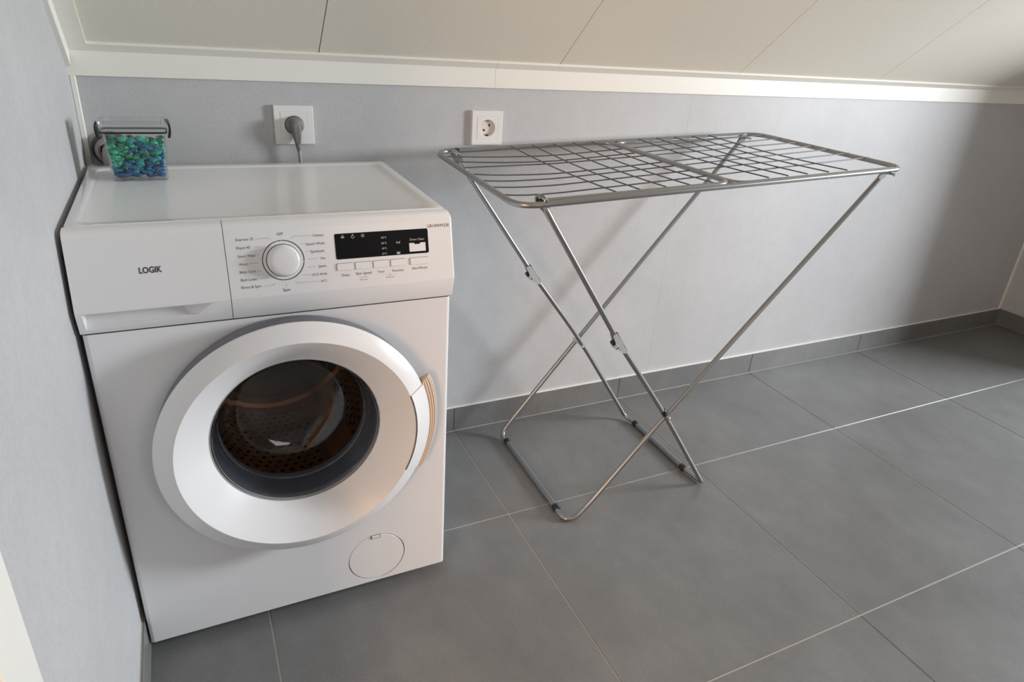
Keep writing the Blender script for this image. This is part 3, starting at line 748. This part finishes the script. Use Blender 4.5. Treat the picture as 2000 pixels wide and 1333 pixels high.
# beads
bm = new()
cols = []
for k in range(380):
    fz = random.random()
    z = ZB+0.0085+fz*0.068
    hx = 0.0452+0.0062*(z-ZB)/0.083-0.0078; hy = 0.0240+0.0019*(z-ZB)/0.083-0.0078
    x, y = random.uniform(-hx, hx), random.uniform(-hy, hy)
    if random.random() < 0.72:              # the beads one sees lie against the sides
        s_ = random.choice((0, 0, 0, 1, 2))
        if s_ == 0: y = -hy
        elif s_ == 1: x = hx
        else: x = -hx
    r_ = random.uniform(0.0050, 0.0085)
    sc = Vector((random.uniform(0.9, 1.35), random.uniform(0.9, 1.35), random.uniform(0.55, 0.9)))
    rot = Matrix.Rotation(random.uniform(0, PI), 3, 'Z') @ Matrix.Rotation(random.uniform(-0.7, 0.7), 3, 'X')
    n0 = len(bm.verts)
    q = bmesh.ops.create_icosphere(bm, subdivisions=1, radius=r_)
    for v in q['verts']:
        c_ = rot @ Vector((v.co.x*sc.x, v.co.y*sc.y, v.co.z*sc.z))
        c_.x = max(min(c_.x+x, hx+0.006), -hx-0.006); c_.y = max(min(c_.y+y, hy+0.006), -hy-0.006)
        v.co = Vector((cx+c_.x, cy+c_.y, max(z+c_.z, ZB+0.006)))
    blue = math.sin(38*(x)+1.0)*0.35+math.sin(70*z+20*x)*0.25+(0.75-1.5*fz)
    pb = blue+random.uniform(-0.45, 0.45)
    if pb > 0.25: c4 = random.choice(((0.0, 0.085, 0.22), (0.0, 0.15, 0.30), (0.0, 0.055, 0.15)))
    elif pb > 0.0: c4 = random.choice(((0.0, 0.16, 0.22), (0.0, 0.26, 0.27)))
    else: c4 = random.choice(((0.0, 0.18, 0.085), (0.0, 0.30, 0.17), (0.0, 0.11, 0.045), (0.02, 0.46, 0.28)))
    cols += [c4]*len(q['verts'])
for f in bm.faces: f.smooth = True
me = bpy.data.meshes.new('laundry_beads'); bm.to_mesh(me); bm.free(); me.materials.append(M_GEL)
ca_ = me.color_attributes.new('gel', 'FLOAT_COLOR', 'POINT')
for i, c4 in enumerate(cols): ca_.data[i].color = (*c4, 1)
lb = bpy.data.objects.new('laundry_beads', me); C.objects.link(lb)
tag(lb, 'glossy blue and green laundry gel beads filling the clear container', 'laundry beads', kind='stuff')

# ------------------------------------------------------------------ drying rack
rk = thing('drying_rack', 'folding silver metal clothes drying rack with crossed legs beside the washing machine', 'drying rack', (1.25, -0.30, 0.0))
def pz(x, y): return 0.0407156*x+0.0319783*y+0.8349108
def tp(x, y, dz=0.0): return Vector((x, y, pz(x, y)+dz))
RT = 0.0062
FLc, NLc, FRc, NRc = (0.7340, -0.0590), (0.7380, -0.5350), (1.7660, -0.0590), (1.8440, -0.5230)
# outer loop
loop = [NLc, NRc, FRc, FLc]
pts = []
for i in range(4):
    p = Vector(loop[i]); a = (Vector(loop[i-1])-p).normalized(); c = (Vector(loop[(i+1) % 4])-p).normalized(); r = 0.052
    p0, p1 = p+a*r, p+c*r
    for k in range(9):
        t_ = k/8; q = p0*(1-t_)**2+p*2*t_*(1-t_)+p1*t_*t_; pts.append(tp(q.x, q.y))
bm = new(); tube(bm, pts, RT, 14, closed=True); obj('outer_frame', bm, M_TUBE, rk, smooth=60)
# two inner U-frames, open towards the leg pivots, meeting in the middle
def nearln(x): return -0.5330+(x-0.753)/(1.844-0.753)*0.010+0.0120
def farln(x): return -0.0600+(x-0.7375)/(1.766-0.7375)*0.001-0.0120
for pts_, nm in ((((0.797, nearln(0.797)), (1.2755, nearln(1.27)), (1.2280, farln(1.22)), (0.790, farln(0.79))), 'l'), (((1.818, nearln(1.818)), (1.2890, nearln(1.29)), (1.2415, farln(1.24)), (1.703, farln(1.70))), 'r')):
    dzz = 0.002 if nm == 'l' else -0.001
    path = fillet([tp(x, y, dzz) for x, y in pts_], 0.040, 8)
    bm = new(); tube(bm, path, 0.0056, 12); fr = obj('inner_frame', bm, M_TUBE, rk, smooth=60)
    for e, d in ((path[0], path[0]-path[1]), (path[-1], path[-1]-path[-2])):
        d = d.normalized(); bm = new(); tube(bm, [e-d*0.002, e+d*0.0005, e+d*0.007, e+d*0.0085], [0.0062, 0.0068, 0.0068, 0.0045], 12); obj('end_cap', bm, M_BLACK, fr, smooth=50)
# long wires: slightly sagging between the end bars
WR = 0.0016
LW = [[(.7345, -.1305), (.8604, -.1497), (1.0041, -.1696), (1.7650, -.0931)], [(.7350, -.1811), (.8377, -.2022), (.9761, -.2231), (1.7775, -.1482)],
      [(.7355, -.2417), (.825, -.2316), (.965, -.2444), (1.7870, -.2077)], [(.7360, -.2976), (.7924, -.307), (.9193, -.3317), (1.8010, -.2564)],
      [(.7365, -.3535), (.7900, -.3580), (.9001, -.3683), (1.8105, -.3037)], [(.7368, -.4060), (.7950, -.4085), (.8748, -.4167), (1.8290, -.3568)],
      [(.7372, -.4630), (.7800, -.4655), (.8462, -.4714), (1.8425, -.4117)]]
for L in LW:
    xa, ya = L[0]; xb, yb = L[-1]; pp = []
    for i, (x, y) in enumerate(L):
        P = tp(x, y, 0.004 if i in (0, 3) else 0.0)
        if i in (1, 2):
            yl = ya+(yb-ya)*(x-xa)/(xb-xa); s_ = (yl-CAM.y)/(P.y-CAM.y); P = CAM+(P-CAM)*s_
        pp.append(P)
    bm = new(); tube(bm, fillet(pp, 0.06, 6), WR, 8); obj('wire', bm, M_WIRE, rk, smooth=60)
NXL = [0.9687, 1.0289, 1.0970, 1.1589, 1.2240]; FXL = [0.9331, 0.9932, 1.0549, 1.1140, 1.1720]
NXR = [1.3858, 1.4472, 1.5093, 1.5800, 1.6443]; FXR = [1.3238, 1.3859, 1.4480, 1.5106, 1.5704]
for xn, xf in list(zip(NXL, FXL))+list(zip(NXR, FXR)):
    a = tp(xn, nearln(xn)+0.001, 0.0062); c = tp(xf, farln(xf)-0.001, 0.0062); mid = (a+c)/2-Vector((0, 0, 0.006))
    bm = new(); tube(bm, fillet([a, a*0.6+mid*0.4+Vector((0, 0, -0.001)), mid, c*0.6+mid*0.4+Vector((0, 0, -0.001)), c], 0.05, 5), WR, 8); obj('wire', bm, M_WIRE, rk, smooth=60)

def flat_end(bm, p, d, side, ln=0.034, wd=0.0095, th=0.0032):
    """flattened tube end with a rounded tip"""
    d = Vector(d).normalized(); side = Vector(side).normalized(); nrm_ = d.cross(side).normalized()
    outl = [(-0.0, -wd*0.62)]+[(ln*0.45, -wd)]+[(ln-wd+wd*math.sin(a), -wd*math.cos(a)) for a in [k*PI/8 for k in range(9)]]+[(ln*0.45, wd), (0.0, wd*0.62)]
    A = [bm.verts.new(Vector(p)+d*u_+nrm_*v_+side*th) for u_, v_ in outl]; B = [bm.verts.new(Vector(p)+d*u_+nrm_*v_-side*th) for u_, v_ in outl]
    k = len(outl)
    for i in range(k): bm.faces.new((A[i], A[(i+1) % k], B[(i+1) % k], B[i]))
    bm.faces.new(A); bm.faces.new(B[::-1])
SY = Vector((0, 1, 0))
# leg frame A (feet on the left, rises to the right)
A_near = [Vector((1.7750, -0.5065, 0.8640)), Vector((1.2163, -0.5055, 0.2691)), Vector((1.0138, -0.5055, 0.0413))]
A_far = [Vector((0.9835, -0.0890, 0.0577)), Vector((1.1899, -0.0890, 0.3068)), Vector((1.6850, -0.0790, 0.8810))]
pathA = A_near+[Vector((0.9760, -0.5085, 0.0085)), Vector((0.9448, -0.5000, 0.0085)), Vector((0.9465, -0.4300, 0.0085)), Vector((0.9525, -0.1700, 0.0085)), Vector((0.9480, -0.0885, 0.0085))]+A_far
bm = new(); tube(bm, fillet(pathA, [0.2, 0.03, 0.045, 0.045, 0.03, 0.03, 0.055, 0.02, 0.2], 8), 0.0064, 14)
dA = (A_near[0]-A_near[1]).normalized(); flat_end(bm, A_near[0], dA, SY)
dB = (A_far[2]-A_far[1]).normalized(); flat_end(bm, A_far[2], dB, SY)
obj('leg_frame', bm, M_TUBE, rk, smooth=50)
# leg frame B (feet on the right, rises to the left, hinged half way)
Bn_h, Bf_h = Vector((1.0330, -0.5085, 0.5085)), Vector((0.9936, -0.1300, 0.5460))
pathB = [Bn_h, Vector((1.2123, -0.5085, 0.2725)), Vector((1.3780, -0.5085, 0.0300)), Vector((1.3945, -0.5060, 0.0085)), Vector((1.3860, -0.4338, 0.0085)), Vector((1.3890, -0.1714, 0.0085)), Vector((1.3780, -0.1300, 0.0120)), Vector((1.3433, -0.1300, 0.0643)), Vector((1.1644, -0.1300, 0.3286)), Bf_h]
bm = new(); tube(bm, fillet(pathB, [0.1, 0.012, 0.014, 0.02, 0.02, 0.02, 0.04, 0.1], 6), 0.0064, 14); obj('leg_frame', bm, M_TUBE, rk, smooth=50)
for h, top in ((Bn_h, Vector((0.8120, -0.5085, 0.8330))), (Bf_h, Vector((0.7860, -0.1020, 0.8440)))):
    d = (top-h).normalized()
    bm = new(); tube(bm, [h+d*0.006, top-d*0.03, top, top+d*0.008], [0.0064, 0.0064, 0.0074, 0.0045], 14); flat_end(bm, top-d*0.004, d, SY, 0.040, 0.0105, 0.0030); lg = obj('leg', bm, M_TUBE, rk, smooth=50)
    # hinge: two cheek plates, a lug with a bolt and rivets
    lowd = (Vector((1.2123, -0.5085, 0.2725)) if h is Bn_h else Vector((1.1644, -0.13, 0.3286)))-h; lowd.normalize()
    out = d.cross(SY).normalized()
    if out.z > 0: out = -out
    bm = new()
    for sy in (-1, 1):
        outl = [(0.030, 0.006), (0.030, -0.005), (0.010, -0.006), (-0.012, -0.006), (-0.032, -0.006), (-0.036, 0.0), (-0.030, 0.006), (-0.014, 0.009), (-0.008, 0.016), (0.002, 0.017), (0.006, 0.010)]
        A = [bm.verts.new(h+d*u_+out*v_+SY*sy*0.0068) for u_, v_ in outl]; B = [bm.verts.new(h+d*u_+out*v_+SY*sy*0.0082) for u_, v_ in outl]
        k = len(outl)
        for i in range(k): bm.faces.new((A[i], A[(i+1) % k], B[(i+1) % k], B[i]))
        bm.faces.new(A); bm.faces.new(B[::-1])
    pl_ = [(-0.034, -0.0066), (0.030, -0.0066)]
    A = [h+d*u_+out*v_+SY*s_*0.0082 for (u_, v_), s_ in ((pl_[0], -1), (pl_[1], -1), (pl_[1], 1), (pl_[0], 1))]
    bm.faces.new([bm.verts.new(p) for p in A])
    hg = obj('hinge', bm, M_ZINC, rk, smooth=30)
    bm = new(); c0 = h-d*0.003+out*0.0115
    tube(bm, [c0-SY*0.0125, c0-SY*0.0105, c0-SY*0.0085, c0+SY*0.0085, c0+SY*0.0105, c0+SY*0.012], [0.003, 0.0048, 0.0050, 0.0050, 0.0048, 0.003], 12); obj('hinge_bolt', bm, M_CHROME, hg, smooth=40)
    bm = new(); c1 = h+d*0.008+out*0.0120; tube(bm, [c1-SY*0.006, c1+SY*0.006], 0.0052, 12); obj('lock_lug', bm, M_BLACK, hg, smooth=40)
    for u_ in (0.022, -0.024):
        bm = new(); c2 = h+d*u_-out*0.0066; tube(bm, [c2+out*0.001, c2-out*0.0028], [0.0028, 0.0018], 10); obj('rivet', bm, M_BLACK, hg, smooth=40)
# pivot bolts at the four leg tops
for p, s_ in ((A_near[0]+dA*0.024, 1), (A_far[2]+dB*0.024, 1), (Vector((0.7965, -0.5085, 0.8570)), -1), (Vector((0.7690, -0.1010, 0.8680)), -1)):
    bm = new(); tube(bm, [p-SY*0.030, p-SY*0.0285, p-SY*0.0275, p-SY*0.006, p+SY*0.006, p+SY*0.0075], [0.0030, 0.0046, 0.0030, 0.0030, 0.0048, 0.0030], 12); obj('pivot_bolt', bm, M_CHROME, rk, smooth=40)
# crossing rivets with black spacers
for p, ya, yb in ((Vector((1.2190, 0, 0.2665)), -0.519, -0.498), (Vector((1.1790, 0, 0.3010)), -0.142, -0.080)):
    bm = new(); tube(bm, [(p.x, ya-0.002, p.z), (p.x, ya, p.z), (p.x, yb, p.z), (p.x, yb+0.002, p.z)], [0.002, 0.0040, 0.0040, 0.002], 10); obj('cross_rivet', bm, M_CHROME, rk, smooth=40)
pB = Vector((1.2065, -0.5085, 0.2815)); dd = (Vector((1.0330, -0.5085, 0.5085))-Vector((1.2123, -0.5085, 0.2725))).normalized()
bm = new(); tube(bm, [pB-dd*0.010, pB-dd*0.008, pB+dd*0.008, pB+dd*0.010], [0.0070, 0.0082, 0.0082, 0.0070], 14); obj('spacer', bm, M_BLACK, rk, smooth=40)
# foot sleeves with black clips
for a, c in ((Vector((0.9473, -0.4560, 0.0090)), Vector((0.9528, -0.1280, 0.0090))), (Vector((1.3862, -0.4290, 0.0090)), Vector((1.3888, -0.1760, 0.0090)))):
    d = (c-a).normalized()
    bm = new(); tube(bm, [a, c], 0.0080, 14); obj('foot_sleeve', bm, M_FOOTTUBE, rk, smooth=50)
    for e, s_ in ((a, 1), (c, -1)):
        bm = new(); tube(bm, [e-d*s_*0.008, e-d*s_*0.006, e+d*s_*0.010, e+d*s_*0.012], [0.0075, 0.0090, 0.0090, 0.0075], 14); obj('foot_clip', bm, M_BLACK, rk, smooth=50)

# parts were written in room coordinates: hang them on their parents without moving them
bpy.context.view_layer.update()
for o in list(C.objects):
    if o.parent is not None:
        root = o.parent
        while root.parent is not None: root = root.parent
        o.matrix_parent_inverse = Matrix.Identity(4)
        if o.parent.parent is None:
            o.location = -Vector(o.parent.location)
        else:
            o.location = (0, 0, 0)
